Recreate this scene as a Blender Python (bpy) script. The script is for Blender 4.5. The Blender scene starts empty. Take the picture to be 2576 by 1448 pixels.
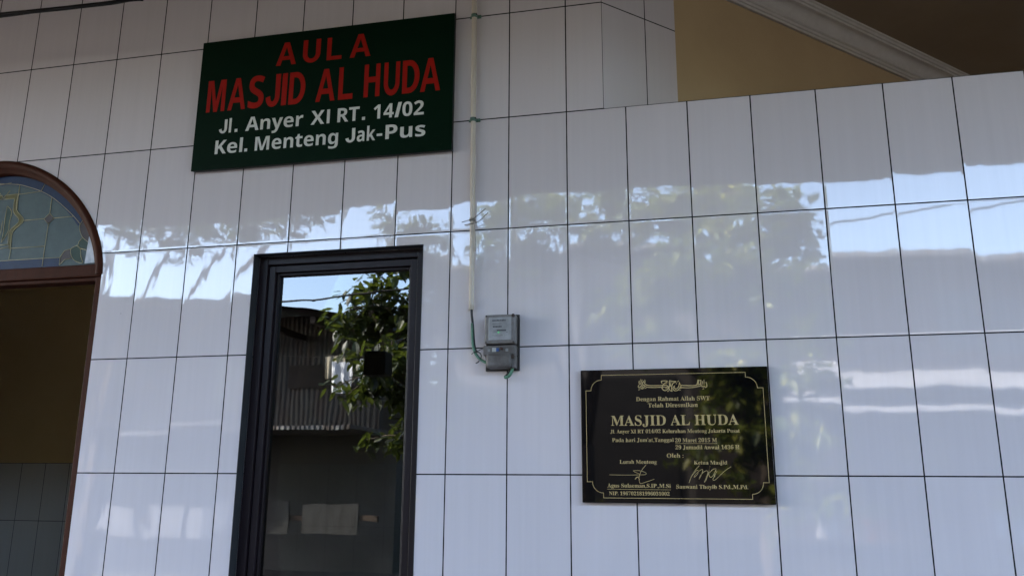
import bpy, bmesh, math, random
from mathutils import Vector, Matrix, noise
R = math.radians
sc = bpy.context.scene
COL = sc.collection

# ------------------------------------------------------------------ camera
cam_d = bpy.data.cameras.new("camera")
cam = bpy.data.objects.new("camera", cam_d)
COL.objects.link(cam)
cam_d.sensor_fit = 'HORIZONTAL'
cam_d.sensor_width = 36.0
cam_d.lens = 36.0 * 2045.93 / 2575.0
cam_d.clip_start = 0.05
cam_d.clip_end = 2000
RM = [[0.9763732087965727, 0.21603213442362687, 0.005047181455898411],
      [-0.044424308675555385, 0.22352724839954216, -0.9736847795984181],
      [-0.2114753837754544, 0.9504555150659529, 0.22784309499680452]]
m = Matrix.Identity(4)
for i in range(3):
    m[i][0] = RM[0][i]; m[i][1] = -RM[1][i]; m[i][2] = -RM[2][i]
m.translation = (0.7219, -3.1665, 1.4849)
cam.matrix_world = m
sc.camera = cam

# ------------------------------------------------------------------ sky, sun, exposure
SUN = Vector((-0.66, 0.25, 0.71)).normalized()
world = bpy.data.worlds.new("World"); sc.world = world
world.use_nodes = True
wn = world.node_tree
sky = wn.nodes.new('ShaderNodeTexSky'); sky.sky_type = 'NISHITA'; sky.sun_disc = False
sky.sun_elevation = math.asin(SUN.z); sky.sun_rotation = math.atan2(SUN.x, SUN.y)
sky.air_density = 1.0; sky.dust_density = 2.5; sky.ozone_density = 1.0
wn.links.new(sky.outputs[0], wn.nodes['Background'].inputs[0])
wn.nodes['Background'].inputs[1].default_value = 0.15
sun_d = bpy.data.lights.new("sun", 'SUN'); sun_d.energy = 2.8; sun_d.angle = R(0.5); sun_d.color = (1, .93, .82)
sun = bpy.data.objects.new("sun", sun_d); COL.objects.link(sun)
sun.rotation_euler = SUN.to_track_quat('Z', 'Y').to_euler()
sc.view_settings.view_transform = 'Standard'; sc.view_settings.look = 'None'
sc.view_settings.gamma = 1.0; sc.view_settings.use_curve_mapping = False
sc.view_settings.exposure = 3.55
sc.cycles.max_bounces = 10; sc.cycles.diffuse_bounces = 6; sc.cycles.glossy_bounces = 6
sc.cycles.use_denoising = True; sc.cycles.caustics_reflective = False; sc.cycles.caustics_refractive = False
sc.cycles.sample_clamp_indirect = 8.0

# ------------------------------------------------------------------ helpers
def link(name, me, parent=None, mats=()):
    o = bpy.data.objects.new(name, me); COL.objects.link(o)
    for mt in (mats if isinstance(mats, (list, tuple)) else [mats]): me.materials.append(mt)
    if parent: o.parent = parent
    return o
def tag(o, label=None, cat=None, group=None, kind=None):
    if label: o['label'] = label
    if cat: o['category'] = cat
    if group: o['group'] = group
    if kind: o['kind'] = kind
    return o
def empty(name, loc=(0, 0, 0), label=None, cat=None, group=None):
    o = bpy.data.objects.new(name, None); COL.objects.link(o); o.location = loc
    o.empty_display_size = .1
    return tag(o, label, cat, group)
class MB:
    def __init__(s): s.bm = bmesh.new()
    def box(s, a, b, mi=0, bev=0, M=None):
        x0, y0, z0 = a; x1, y1, z1 = b
        r = bmesh.ops.create_cube(s.bm, size=1)
        vs = r['verts']
        for v in vs: v.co = Vector(((x0+x1)/2+v.co.x*(x1-x0), (y0+y1)/2+v.co.y*(y1-y0), (z0+z1)/2+v.co.z*(z1-z0)))
        fs = {f for v in vs for f in v.link_faces}
        if bev:
            es = list({e for v in vs for e in v.link_edges})
            rr = bmesh.ops.bevel(s.bm, geom=es, offset=bev, segments=2, affect='EDGES', profile=.5)
            fs = set(rr['faces']) | {f for f in fs if f.is_valid}
            vs = list({v for f in fs for v in f.verts})
        for f in fs: f.material_index = mi
        if M is not None:
            for v in vs: v.co = M @ v.co
        return s
    def tube(s, pts, r, seg=10, mi=0, cap=True):
        pts = [Vector(p) for p in pts]; n = len(pts)
        rr = r if isinstance(r, (list, tuple)) else [r]*n
        rings = []
        up = None
        for i, p in enumerate(pts):
            t = (pts[min(i+1, n-1)] - pts[max(i-1, 0)]).normalized()
            if up is None:
                up = Vector((0, 0, 1)) if abs(t.z) < .9 else Vector((0, 1, 0))
            u = (up - t*up.dot(t)).normalized(); up = u; w = t.cross(u)
            rings.append([s.bm.verts.new(p + (u*math.cos(k*2*math.pi/seg) + w*math.sin(k*2*math.pi/seg))*rr[i]) for k in range(seg)])
        for a, b in zip(rings, rings[1:]):
            for k in range(seg):
                f = s.bm.faces.new((a[k], a[(k+1) % seg], b[(k+1) % seg], b[k])); f.smooth = True; f.material_index = mi
        if cap:
            f = s.bm.faces.new(rings[0][::-1]); f.material_index = mi
            f = s.bm.faces.new(rings[-1]); f.material_index = mi
        return s
    def poly(s, pts, mi=0):
        f = s.bm.faces.new([s.bm.verts.new(p) for p in pts]); f.material_index = mi
        return f
    def build(s, name, mats, parent=None, smooth=None):
        bmesh.ops.recalc_face_normals(s.bm, faces=s.bm.faces)
        me = bpy.data.meshes.new(name); s.bm.to_mesh(me); s.bm.free()
        return link(name, me, parent, mats)
def curve_mesh(cu):
    """curve data -> mesh data"""
    o = bpy.data.objects.new("tmp", cu); COL.objects.link(o)
    dg = bpy.context.evaluated_depsgraph_get()
    me = bpy.data.meshes.new_from_object(o.evaluated_get(dg))
    COL.objects.unlink(o); bpy.data.objects.remove(o); bpy.data.curves.remove(cu)
    me.materials.clear()
    return me
def loops_mesh(loops, depth=0.0):
    """filled 2D outline (with holes), x,z in the wall plane; depth runs from y=0 to y=depth"""
    cu = bpy.data.curves.new("outline", 'CURVE'); cu.dimensions = '2D'; cu.fill_mode = 'BOTH'
    cu.extrude = depth/2
    for l in loops:
        sp = cu.splines.new('POLY'); sp.points.add(len(l)-1); sp.use_cyclic_u = True
        for p, q in zip(sp.points, l): p.co = (q[0], q[1], 0, 1)
    me = curve_mesh(cu)
    for v in me.vertices:
        x, y, z = v.co; v.co = (x, depth/2 - z, y)
    me.update()
    return me
def styled(s, style):
    base = {'serif': (0x1D400, 0x1D41A, 0x1D7CE), 'sans': (0x1D5D4, 0x1D5EE, 0x1D7EC)}[style]
    o = ''
    for c in s:
        if 'A' <= c <= 'Z': o += chr(base[0]+ord(c)-65)
        elif 'a' <= c <= 'z': o += chr(base[1]+ord(c)-97)
        elif '0' <= c <= '9': o += chr(base[2]+ord(c)-48)
        else: o += c
    return o
def text_mesh(s, style, offset=0):
    cu = bpy.data.curves.new("lettering", 'FONT'); cu.body = styled(s, style); cu.resolution_u = 4; cu.offset = offset
    return curve_mesh(cu)
def extent(me, ax): 
    c = [v.co[ax] for v in me.vertices]; return min(c), max(c)
CAP = {st: extent(text_mesh('H', st), 1)[1] for st in ('serif', 'sans')}
def place_text(bm, s, style, x0, x1, zb, cap, y, offset=0):
    me = text_mesh(s, style, offset); a, b = extent(me, 0)
    for v in me.vertices:
        v.co = (x0+(v.co.x-a)/(b-a)*(x1-x0), y, zb+v.co.y/CAP[style]*cap)
    bm.from_mesh(me); bpy.data.meshes.remove(me)
def place_loops(bm, loops, x0, x1, z0, z1, y):
    me = loops_mesh(loops)
    for v in me.vertices: v.co = (x0+v.co.x*(x1-x0), y, z0+v.co.z*(z1-z0))
    bm.from_mesh(me); bpy.data.meshes.remove(me)
def ribbon(bm, pts, w, y, mi=0):
    pts = [Vector((p[0], p[1])) for p in pts]; L = []; Rr = []
    for i, p in enumerate(pts):
        t = (pts[min(i+1, len(pts)-1)] - pts[max(i-1, 0)])
        t = t.normalized() if t.length > 1e-9 else Vector((1, 0)); n = Vector((-t.y, t.x))*w/2
        L.append(bm.verts.new((p.x+n.x, y, p.y+n.y))); Rr.append(bm.verts.new((p.x-n.x, y, p.y-n.y)))
    for i in range(len(pts)-1):
        f = bm.faces.new((L[i], L[i+1], Rr[i+1], Rr[i])); f.material_index = mi
def smooth_line(pts, n=5):
    P = [Vector(p) for p in pts]
    if len(P) < 3: return P
    out = []
    for i in range(len(P)-1):
        a, b, c, d = P[max(i-1, 0)], P[i], P[i+1], P[min(i+2, len(P)-1)]
        for k in range(n):
            t = k/n
            out.append(.5*((2*b)+(c-a)*t+(2*a-5*b+4*c-d)*t*t+(3*b-a-3*c+d)*t**3))
    return out + [P[-1]]
def face_front(me):
    bm = bmesh.new(); bm.from_mesh(me)
    for f in bm.faces:
        f.normal_update()
        if f.normal.y > 0: f.normal_flip()
    bm.to_mesh(me); bm.free()
def flat_obj(name, bm, mats, parent, label=None):
    me = bpy.data.meshes.new(name); bm.to_mesh(me); bm.free(); face_front(me)
    return tag(link(name, me, parent, mats), label)

# ------------------------------------------------------------------ materials
class NT:
    def __init__(s, name):
        s.m = bpy.data.materials.new(name); s.m.use_nodes = True; s.t = s.m.node_tree
        s.b = s.t.nodes['Principled BSDF']; s.out = s.t.nodes['Material Output']
    def n(s, typ, **kw):
        x = s.t.nodes.new(typ)
        for k, v in kw.items(): setattr(x, k, v)
        return x
    def l(s, a, b): s.t.links.new(a, b)
    def math(s, op, a, b=None, c=None):
        x = s.n('ShaderNodeMath', operation=op)
        for i, v in enumerate((a, b, c)):
            if v is None: continue
            if isinstance(v, (int, float)): x.inputs[i].default_value = v
            else: s.l(v, x.inputs[i])
        return x.outputs[0]
    def noise(s, vec, scale, detail=3, rough=.5):
        x = s.n('ShaderNodeTexNoise'); x.inputs['Scale'].default_value = scale; x.inputs['Detail'].default_value = detail
        x.inputs['Roughness'].default_value = rough
        if vec is not None: s.l(vec, x.inputs['Vector'])
        return x.outputs[0]
    def mapped(s, scale, kind='Object'):
        tc = s.n('ShaderNodeTexCoord'); mp = s.n('ShaderNodeMapping'); mp.inputs['Scale'].default_value = scale
        s.l(tc.outputs[kind], mp.inputs[0]); return mp.outputs[0]
    def mix(s, f, a, b):
        x = s.n('ShaderNodeMix', data_type='RGBA')
        for i, v in ((0, f), (6, a), (7, b)):
            if isinstance(v, (int, float)): x.inputs[i].default_value = v
            elif isinstance(v, tuple): x.inputs[i].default_value = v if len(v) == 4 else (*v, 1)
            else: s.l(v, x.inputs[i])
        return x.outputs[2]
    def rng(s, v, a, b, c, d, smooth=True):
        x = s.n('ShaderNodeMapRange'); x.interpolation_type = 'SMOOTHSTEP' if smooth else 'LINEAR'
        for i, q in enumerate((v, a, b, c, d)):
            if isinstance(q, (int, float)): x.inputs[i].default_value = q
            else: s.l(q, x.inputs[i])
        return x.outputs[0]
    def bump(s, h, dist=1.0, strength=1.0):
        x = s.n('ShaderNodeBump'); x.inputs['Strength'].default_value = strength; x.inputs['Distance'].default_value = dist
        s.l(h, x.inputs['Height']); s.l(x.outputs[0], s.b.inputs['Normal'])
def simple(name, col, rough=.6, col2=None, scale=8, bump=0, metal=0, spec=None, ior=None, stretch=(1, 1, 1), bscale=None):
    t = NT(name); v = t.mapped(stretch)
    nz = t.noise(v, scale, 5, .6)
    f = t.rng(nz, .3, .7, 0, 1)
    t.l(t.mix(f, col, col2 or tuple(c*.8 for c in col)), t.b.inputs['Base Color'])
    t.b.inputs['Roughness'].default_value = rough; t.b.inputs['Metallic'].default_value = metal
    if spec is not None: t.b.inputs['Specular IOR Level'].default_value = spec
    if ior: t.b.inputs['IOR'].default_value = ior
    if bump: t.bump(t.noise(v, bscale or scale*4, 4), bump)
    return t.m
def tile_mat(name, tw, th, col, grout, rough=.028, tilt=.013, gw=.0027, wav=.00013, streak=.045):
    t = NT(name); tc = t.n('ShaderNodeTexCoord'); sp = t.n('ShaderNodeSeparateXYZ'); t.l(tc.outputs['Object'], sp.inputs[0])
    u = t.math('DIVIDE', sp.outputs[0], tw); v = t.math('DIVIDE', sp.outputs[2], th)
    fu = t.math('FRACT', u); fv = t.math('FRACT', v); cu = t.math('FLOOR', u); cv = t.math('FLOOR', v)
    du = t.math('MULTIPLY', t.math('MINIMUM', fu, t.math('SUBTRACT', 1.0, fu)), tw)
    dv = t.math('MULTIPLY', t.math('MINIMUM', fv, t.math('SUBTRACT', 1.0, fv)), th)
    d = t.math('MINIMUM', du, dv)
    g = t.noise(t.mapped((1, 1, 1)), 14, 2)
    gwid = t.math('MULTIPLY', gw, t.math('ADD', .72, t.math('MULTIPLY', g, .55)))
    isg = t.rng(d, t.math('MULTIPLY', gwid, .75), t.math('MULTIPLY', gwid, 1.2), 1, 0)
    cv3 = t.n('ShaderNodeCombineXYZ'); t.l(cu, cv3.inputs[0]); t.l(cv, cv3.inputs[1])
    wn_ = t.n('ShaderNodeTexWhiteNoise', noise_dimensions='3D'); t.l(cv3.outputs[0], wn_.inputs['Vector'])
    sc3 = t.n('ShaderNodeSeparateColor'); t.l(wn_.outputs['Color'], sc3.inputs[0])
    def tl(f, r, size): return t.math('MULTIPLY', t.math('MULTIPLY', t.math('SUBTRACT', f, .5), size), t.math('MULTIPLY', t.math('SUBTRACT', r, .5), tilt))
    h = t.math('ADD', tl(fu, sc3.outputs[0], tw), tl(fv, sc3.outputs[1], th))
    h = t.math('ADD', h, t.rng(d, .0015, .011, 0, .00022))
    # a slow bow across every tile, different from tile to tile, and the ripple of the glaze
    off = t.n('ShaderNodeVectorMath', operation='ADD'); 
    cm = t.n('ShaderNodeVectorMath', operation='SCALE'); cm.inputs[3].default_value = 7.31; t.l(cv3.outputs[0], cm.inputs[0])
    mp = t.n('ShaderNodeMapping'); mp.inputs['Scale'].default_value = (1.9, 1, .75); t.l(tc.outputs['Object'], mp.inputs[0])
    t.l(mp.outputs[0], off.inputs[0]); t.l(cm.outputs[0], off.inputs[1])
    h = t.math('ADD', h, t.math('MULTIPLY', t.noise(off.outputs[0], 7, 1, .4), wav*3.0))
    h = t.math('ADD', h, t.math('MULTIPLY', t.noise(off.outputs[0], 19, 0, .5), wav*.5))
    t.bump(h)
    # faint printed streaks in the glaze and a small tone step between tiles
    mp2 = t.n('ShaderNodeMapping'); mp2.inputs['Scale'].default_value = (26, 1, 1.6); t.l(off.outputs[0], mp2.inputs[0])
    st = t.noise(mp2.outputs[0], 1, 4, .55)
    k = t.math('ADD', t.math('MULTIPLY', t.math('SUBTRACT', st, .5), streak*2), t.math('MULTIPLY', t.math('SUBTRACT', sc3.outputs[2], .5), .05))
    k = t.math('ADD', k, 1.0)
    vm = t.n('ShaderNodeVectorMath', operation='SCALE'); vm.inputs[0].default_value = col; t.l(k, vm.inputs[3])
    vo = t.n('ShaderNodeTexVoronoi', feature='F1'); vo.inputs['Scale'].default_value = 5.0; t.l(tc.outputs['Object'], vo.inputs['Vector'])
    speck = t.rng(vo.outputs['Distance'], .006, .012, .85, 0)
    wv = t.n('ShaderNodeSeparateColor'); t.l(vo.outputs['Color'], wv.inputs[0])
    speck = t.math('MULTIPLY', speck, t.math('GREATER_THAN', wv.outputs[0], .72))
    c = t.mix(speck, vm.outputs[0], (.05, .04, .03))
    t.l(t.mix(isg, c, grout), t.b.inputs['Base Color'])
    t.l(t.math('ADD', rough, t.math('MULTIPLY', isg, .7)), t.b.inputs['Roughness'])
    t.l(t.math('SUBTRACT', .5, t.math('MULTIPLY', isg, .45)), t.b.inputs['Specular IOR Level'])
    t.b.inputs['IOR'].default_value = 1.88
    return t.m
def glass_mat(name, tint, ior=2.1, bump=.00012):
    t = NT(name); t.t.nodes.remove(t.b)
    gl = t.n('ShaderNodeBsdfGlossy'); gl.inputs['Roughness'].default_value = .012; gl.inputs['Color'].default_value = (.95, .97, 1, 1)
    tr = t.n('ShaderNodeBsdfTransparent'); tr.inputs[0].default_value = (*tint, 1)
    fr = t.n('ShaderNodeFresnel'); fr.inputs[0].default_value = ior
    bp_ = t.n('ShaderNodeBump'); bp_.inputs['Distance'].default_value = 1; bp_.inputs['Strength'].default_value = 1
    t.l(t.math('MULTIPLY', t.noise(t.mapped((1, 1, .8)), 6, 1, .4), bump*2), bp_.inputs['Height'])
    t.l(bp_.outputs[0], gl.inputs['Normal']); 
    mx = t.n('ShaderNodeMixShader'); t.l(fr.outputs[0], mx.inputs[0]); t.l(tr.outputs[0], mx.inputs[1]); t.l(gl.outputs[0], mx.inputs[2])
    t.l(mx.outputs[0], t.out.inputs[0]); return t.m
def leaf_mat(name, a, b, c):
    t = NT(name); geo = t.n('ShaderNodeNewGeometry')
    rp = t.n('ShaderNodeValToRGB'); e = rp.color_ramp.elements
    e[0].position = 0; e[0].color = (*a, 1); e[1].position = 1; e[1].color = (*c, 1); x = e.new(.55); x.color = (*b, 1)
    t.l(geo.outputs['Random Per Island'], rp.inputs[0]); t.l(rp.outputs[0], t.b.inputs['Base Color'])
    t.b.inputs['Roughness'].default_value = .42
    tl = t.n('ShaderNodeBsdfTranslucent'); ml = t.mix(.5, rp.outputs[0], (.14, .18, .02)); t.l(ml, tl.inputs[0])
    mx = t.n('ShaderNodeMixShader'); mx.inputs[0].default_value = .42
    t.l(t.b.outputs[0], mx.inputs[1]); t.l(tl.outputs[0], mx.inputs[2]); t.l(mx.outputs[0], t.out.inputs[0])
    return t.m
def sheet_mat(name, col, col2, pitch, axis=0, amp=.012, rough=.55):
    """corrugated sheet: waves along one local axis, blotches of rust or dirt"""
    t = NT(name); tc = t.n('ShaderNodeTexCoord'); sp = t.n('ShaderNodeSeparateXYZ'); t.l(tc.outputs['Object'], sp.inputs[0])
    w = t.math('SINE', t.math('MULTIPLY', sp.outputs[axis], 2*math.pi/pitch))
    t.bump(t.math('MULTIPLY', w, amp))
    f = t.rng(t.noise(t.mapped((3, 3, 1)), 1.3, 6, .65), .42, .62, 0, 1)
    t.l(t.mix(f, col, col2), t.b.inputs['Base Color']); t.b.inputs['Roughness'].default_value = rough
    return t.m

M_tile = tile_mat('glazed white wall tile', .25, .5, (.70, .652, .685), (.006, .006, .008))
M_dado = tile_mat('pale dado tile', .25, .5, (.60, .585, .54), (.08, .08, .08), rough=.3)
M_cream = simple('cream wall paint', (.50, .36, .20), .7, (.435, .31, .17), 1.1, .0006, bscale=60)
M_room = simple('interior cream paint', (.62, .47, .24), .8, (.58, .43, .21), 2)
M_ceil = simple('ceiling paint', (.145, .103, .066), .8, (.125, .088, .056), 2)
M_cornice = simple('white cornice plaster', (.56, .53, .50), .65, (.50, .47, .44), 12, .0005)
M_frame = simple('dark brown varnished frame', (.011, .007, .010), .4, (.015, .010, .0135), 5, .0003, spec=.28, stretch=(8, 8, .6))
M_reveal = simple('slate grey painted reveal', (.026, .028, .033), .6, (.021, .023, .027), 10, .0006)
M_wood = simple('red brown painted wood', (.060, .017, .008), .6, (.042, .012, .006), 6, .0006, spec=.10, stretch=(5, 5, 1))
M_pane = glass_mat('tinted reflective glass', (.20, .23, .20), 2.12)
M_black = simple('black plastic', (.003, .003, .0035), .5, spec=.15)
M_slab = simple('roof concrete', (.33, .31, .28), .85, (.25, .235, .215), 2, .002)
M_ground = simple('street asphalt', (.055, .053, .05), .9, (.04, .038, .037), 2.5, .004, bscale=90)
M_porch = simple('porch floor concrete', (.13, .12, .11), .6, (.10, .094, .088), 1.5, .002)
# ------------------------------------------------------------------ outlines of lettering and leaded glass (metres, wall plane)
PT= [('Dengan Rahmat Allah SWT',0.5086,0.7824,1.7744,0.0151),('Telah Diresmikan',0.5531,0.7374,1.7502,0.0154),('MASJID AL HUDA',0.4116,0.8821,1.6829,0.0375),('Jl. Anyer XI RT 014/02 Kelurahan Menteng Jakarta Pusat',0.4084,0.8837,1.6545,0.0133),("Pada hari Jum'at,Tanggal",0.4144,0.6438,1.6221,0.014),('20 Maret 2015 M',0.6491,0.8003,1.6206,0.0138),('29 Jumadil Awwal 1436 H',0.6489,0.8792,1.5946,0.0141),('Oleh :',0.6161,0.6769,1.5641,0.0149),('Lurah Menteng',0.4407,0.5788,1.542,0.0134),('Ketua Masjid',0.7139,0.8327,1.5398,0.0132),('Agus Sulaeman,S.IP.,M.Si',0.3932,0.6264,1.4552,0.0138),('Sanwani Thoyib S.Pd.,M.Pd.',0.6464,0.902,1.4528,0.0138),('NIP. 196702181996031002',0.3988,0.621,1.4274,0.0128)]
AR= [[(0.7713,1.8418),(0.7736,1.8328),(0.7732,1.8245),(0.769,1.8218),(0.7645,1.8274),(0.763,1.8233),(0.7591,1.8275),(0.7569,1.8241),(0.753,1.8276),(0.7374,1.8251),(0.7169,1.822),(0.6842,1.8227),(0.6789,1.8276),(0.6747,1.8249),(0.68,1.8206),(0.6732,1.8208),(0.6675,1.8139),(0.6605,1.8113),(0.6524,1.8128),(0.6485,1.8198),(0.653,1.8281),(0.6558,1.8295)],[(0.7643,1.851),(0.764,1.8316)],[(0.7433,1.8514),(0.7401,1.8403),(0.7363,1.8321),(0.724,1.8295),(0.6846,1.831),(0.6765,1.8339),(0.6734,1.8431)],[(0.7453,1.8514),(0.7442,1.8403),(0.741,1.8313),(0.7473,1.8353),(0.7505,1.8318),(0.7533,1.847)],[(0.7586,1.8455),(0.7567,1.8331),(0.7526,1.8318)],[(0.6422,1.8507),(0.6399,1.8284)],[(0.6394,1.8507),(0.6358,1.8452),(0.6372,1.8284),(0.6335,1.8215),(0.6373,1.8131),(0.644,1.8102)],[(0.6441,1.8465),(0.6619,1.8461),(0.6493,1.8394),(0.6448,1.8297),(0.6436,1.8171),(0.6453,1.8087)],[(0.6734,1.8417),(0.6708,1.8292),(0.665,1.8209),(0.6567,1.8183),(0.6535,1.8253)],[(0.6087,1.8402),(0.6069,1.8486),(0.629,1.8482),(0.6162,1.8386),(0.6105,1.8317),(0.6074,1.8234),(0.6126,1.8149),(0.6194,1.8127),(0.6278,1.8174),(0.6323,1.8271),(0.6256,1.8314)],[(0.6257,1.8342),(0.6077,1.8325),(0.5773,1.8323),(0.5551,1.8335),(0.5455,1.8386),(0.5402,1.8471),(0.5375,1.8486),(0.5329,1.836),(0.5285,1.8277)],[(0.6295,1.8258),(0.6075,1.8262),(0.5798,1.8253),(0.5549,1.8265),(0.5439,1.8316),(0.5385,1.8359),(0.534,1.8261),(0.5297,1.8234),(0.5269,1.8235),(0.5338,1.8205),(0.5396,1.826),(0.5425,1.8302)],[(0.5217,1.8362),(0.5187,1.8292),(0.5228,1.8249),(0.5286,1.8319),(0.5299,1.829)],[(0.5236,1.8517),(0.522,1.8433),(0.526,1.839),(0.5296,1.8431),(0.53,1.8544),(0.5279,1.8559)],[(0.5349,1.8543),(0.5377,1.8542)],[(0.5433,1.8555),(0.5452,1.8513),(0.5438,1.8485),(0.5471,1.8449)],[(0.5423,1.8232),(0.5492,1.8231)],[(0.5184,1.8166),(0.5254,1.8193)],[(0.6275,1.8091),(0.6332,1.8131)],[(0.6197,1.8197),(0.6253,1.8223)],[(0.7572,1.8151),(0.7634,1.8177)],[(0.6715,1.8125),(0.677,1.8144)],[(0.6602,1.8377),(0.6643,1.8384)],[(0.666,1.8446),(0.6716,1.8487)],[(0.6246,1.8405),(0.6288,1.8419)],[(0.7479,1.8485),(0.7548,1.8498)]]
S1= [[(0.4015,1.501),(0.4632,1.5003),(0.5099,1.5014),(0.5351,1.5024),(0.5372,1.5082),(0.5257,1.5138),(0.5103,1.5167),(0.4948,1.5166),(0.4918,1.5147),(0.5023,1.509),(0.5138,1.5033),(0.5115,1.4909),(0.5121,1.4776),(0.5167,1.47),(0.5322,1.4739),(0.5673,1.4859)],[(0.5391,1.5387),(0.522,1.5177),(0.5137,1.5005),(0.5116,1.4947),(0.5019,1.4928),(0.4968,1.4851),(0.5057,1.4928),(0.5114,1.4871),(0.5142,1.4833)]]
S2= [[(0.6933,1.473),(0.7007,1.4918),(0.717,1.5182),(0.7328,1.5352)],[(0.7008,1.4937),(0.7207,1.5163),(0.7282,1.5164),(0.7238,1.5032),(0.7121,1.4937),(0.7183,1.505),(0.7378,1.5201),(0.7443,1.5192),(0.7389,1.5032),(0.7296,1.4854),(0.7349,1.4995),(0.7507,1.5145),(0.7601,1.5165),(0.7616,1.5089),(0.7552,1.4921),(0.7479,1.4761),(0.7548,1.4846),(0.7644,1.509),(0.7713,1.5353),(0.7653,1.5071),(0.7703,1.494),(0.7799,1.4997),(0.79,1.5165),(0.7923,1.524),(0.781,1.5221),(0.7672,1.509)],[(0.7955,1.5147),(0.7857,1.5034),(0.7833,1.4941),(0.7896,1.5072),(0.7919,1.5165)],[(0.7872,1.4978),(0.7793,1.4884),(0.7828,1.4829),(0.7943,1.4904),(0.81,1.5054),(0.8255,1.5185),(0.8457,1.5317)]]
LN= [[(-2.6347,2.9129),(-2.5263,2.9014),(-2.4545,2.8818),(-2.3822,2.8552),(-2.3145,2.8199),(-2.2454,2.771),(-2.1758,2.7134),(-2.1315,2.6696)],[(-2.3673,2.8917),(-2.3822,2.8552)],[(-2.5145,2.9005),(-2.5135,2.8412),(-2.5094,2.7705)],[(-2.5147,2.8484),(-2.3822,2.8552)],[(-2.6328,2.8712),(-2.5994,2.8332),(-2.5916,2.8492),(-2.5152,2.8518)],[(-2.5986,2.8284),(-2.5324,2.8285)],[(-2.5152,2.8518),(-2.5121,2.7707),(-2.4598,2.709),(-2.5155,2.6524),(-2.5115,2.5626),(-2.5127,2.5148)],[(-2.5324,2.8285),(-2.5286,2.7601),(-2.486,2.7093),(-2.5348,2.6582),(-2.5302,2.5866)],[(-2.4598,2.709),(-2.3436,2.7107)],[(-2.3145,2.7378),(-2.2871,2.7102),(-2.3133,2.6812),(-2.3434,2.7093),(-2.3145,2.7378)],[(-2.2871,2.7102),(-2.1756,2.712)],[(-2.3145,2.8199),(-2.3145,2.7378)],[(-2.3133,2.6812),(-2.3161,2.5697),(-2.3152,2.4684)],[(-2.5127,2.5695),(-2.3187,2.5698)],[(-2.5798,2.5711),(-2.5234,2.577)],[(-2.5831,2.5896),(-2.5311,2.5912)],[(-2.5688,2.5087),(-2.3166,2.5088),(-2.2253,2.507)],[(-2.1109,2.7),(-2.1315,2.6696),(-2.1297,2.64),(-2.1093,2.6027),(-2.0703,2.5734)],[(-2.1109,2.7),(-2.1104,2.6795),(-2.0397,2.603)],[(-2.109,2.6004),(-2.1262,2.5812),(-2.1285,2.5634)],[(-2.1285,2.5634),(-2.1662,2.5476),(-2.1551,2.5068),(-2.1267,2.483),(-2.0907,2.4744),(-2.1056,2.5085),(-2.1133,2.5446),(-2.1386,2.564)],[(-2.2196,2.4701),(-2.2208,2.5103),(-2.2003,2.5406),(-2.1662,2.5476)],[(-2.2196,2.4701),(-2.1934,2.4955),(-2.1591,2.5003)],[(-2.1137,2.5469),(-2.0801,2.5383),(-2.0726,2.52)],[(-2.5682,2.791),(-2.5393,2.7608),(-2.5425,2.7027),(-2.5423,2.6564),(-2.5723,2.6028)],[(-2.5705,2.7888),(-2.5723,2.7233),(-2.5688,2.658),(-2.5723,2.6028)],[(-2.584,2.7147),(-2.5848,2.659),(-2.5878,2.6314)]]
PG= {'diamond': [(-2.3145,2.7378),(-2.2871,2.7102),(-2.3133,2.6812),(-2.3434,2.7093)],'yel': [(-2.5152,2.8518),(-2.5121,2.7707),(-2.4598,2.709),(-2.5155,2.6524),(-2.5115,2.5626),(-2.5275,2.5704),(-2.5348,2.6582),(-2.486,2.7093),(-2.5286,2.7601),(-2.5324,2.8285),(-2.5883,2.8301),(-2.5916,2.8492)],'green1': [(-2.5682,2.791),(-2.5393,2.7608),(-2.5425,2.7027),(-2.5423,2.6564),(-2.5723,2.6028),(-2.5688,2.658),(-2.5723,2.7233)],'pet1': [(-2.1109,2.7),(-2.1315,2.6696),(-2.1297,2.64),(-2.1093,2.6027),(-2.0703,2.5734),(-2.0397,2.603),(-2.0756,2.6457)],'pet2': [(-2.109,2.6004),(-2.1262,2.5812),(-2.1285,2.5634),(-2.1137,2.5469),(-2.0801,2.5383),(-2.0703,2.5734)],'green2': [(-2.1386,2.564),(-2.1637,2.5475),(-2.1551,2.5068),(-2.1267,2.483),(-2.0907,2.4744),(-2.1056,2.5085),(-2.1133,2.5446)],'pet3': [(-2.2196,2.4701),(-2.2208,2.5103),(-2.2003,2.5406),(-2.1662,2.5476),(-2.1591,2.5003),(-2.1934,2.4955)],'patch': [(-2.0691,2.6003),(-2.0369,2.6006),(-2.0104,2.5521),(-1.982,2.4709),(-2.0751,2.4692)]}

# ------------------------------------------------------------------ ground
me = bpy.data.meshes.new("street_ground")
me.from_pydata([(-400, -400, 0), (400, -400, 0), (400, 400, 0), (-400, 400, 0)], [], [(0, 1, 2, 3)])
tag(link("ground", me, None, M_ground), kind='structure')
tag(MB().box((-9, -3.7, .004), (11, 0, .12), bev=.01).build("porch_floor", M_porch), kind='structure')

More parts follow.
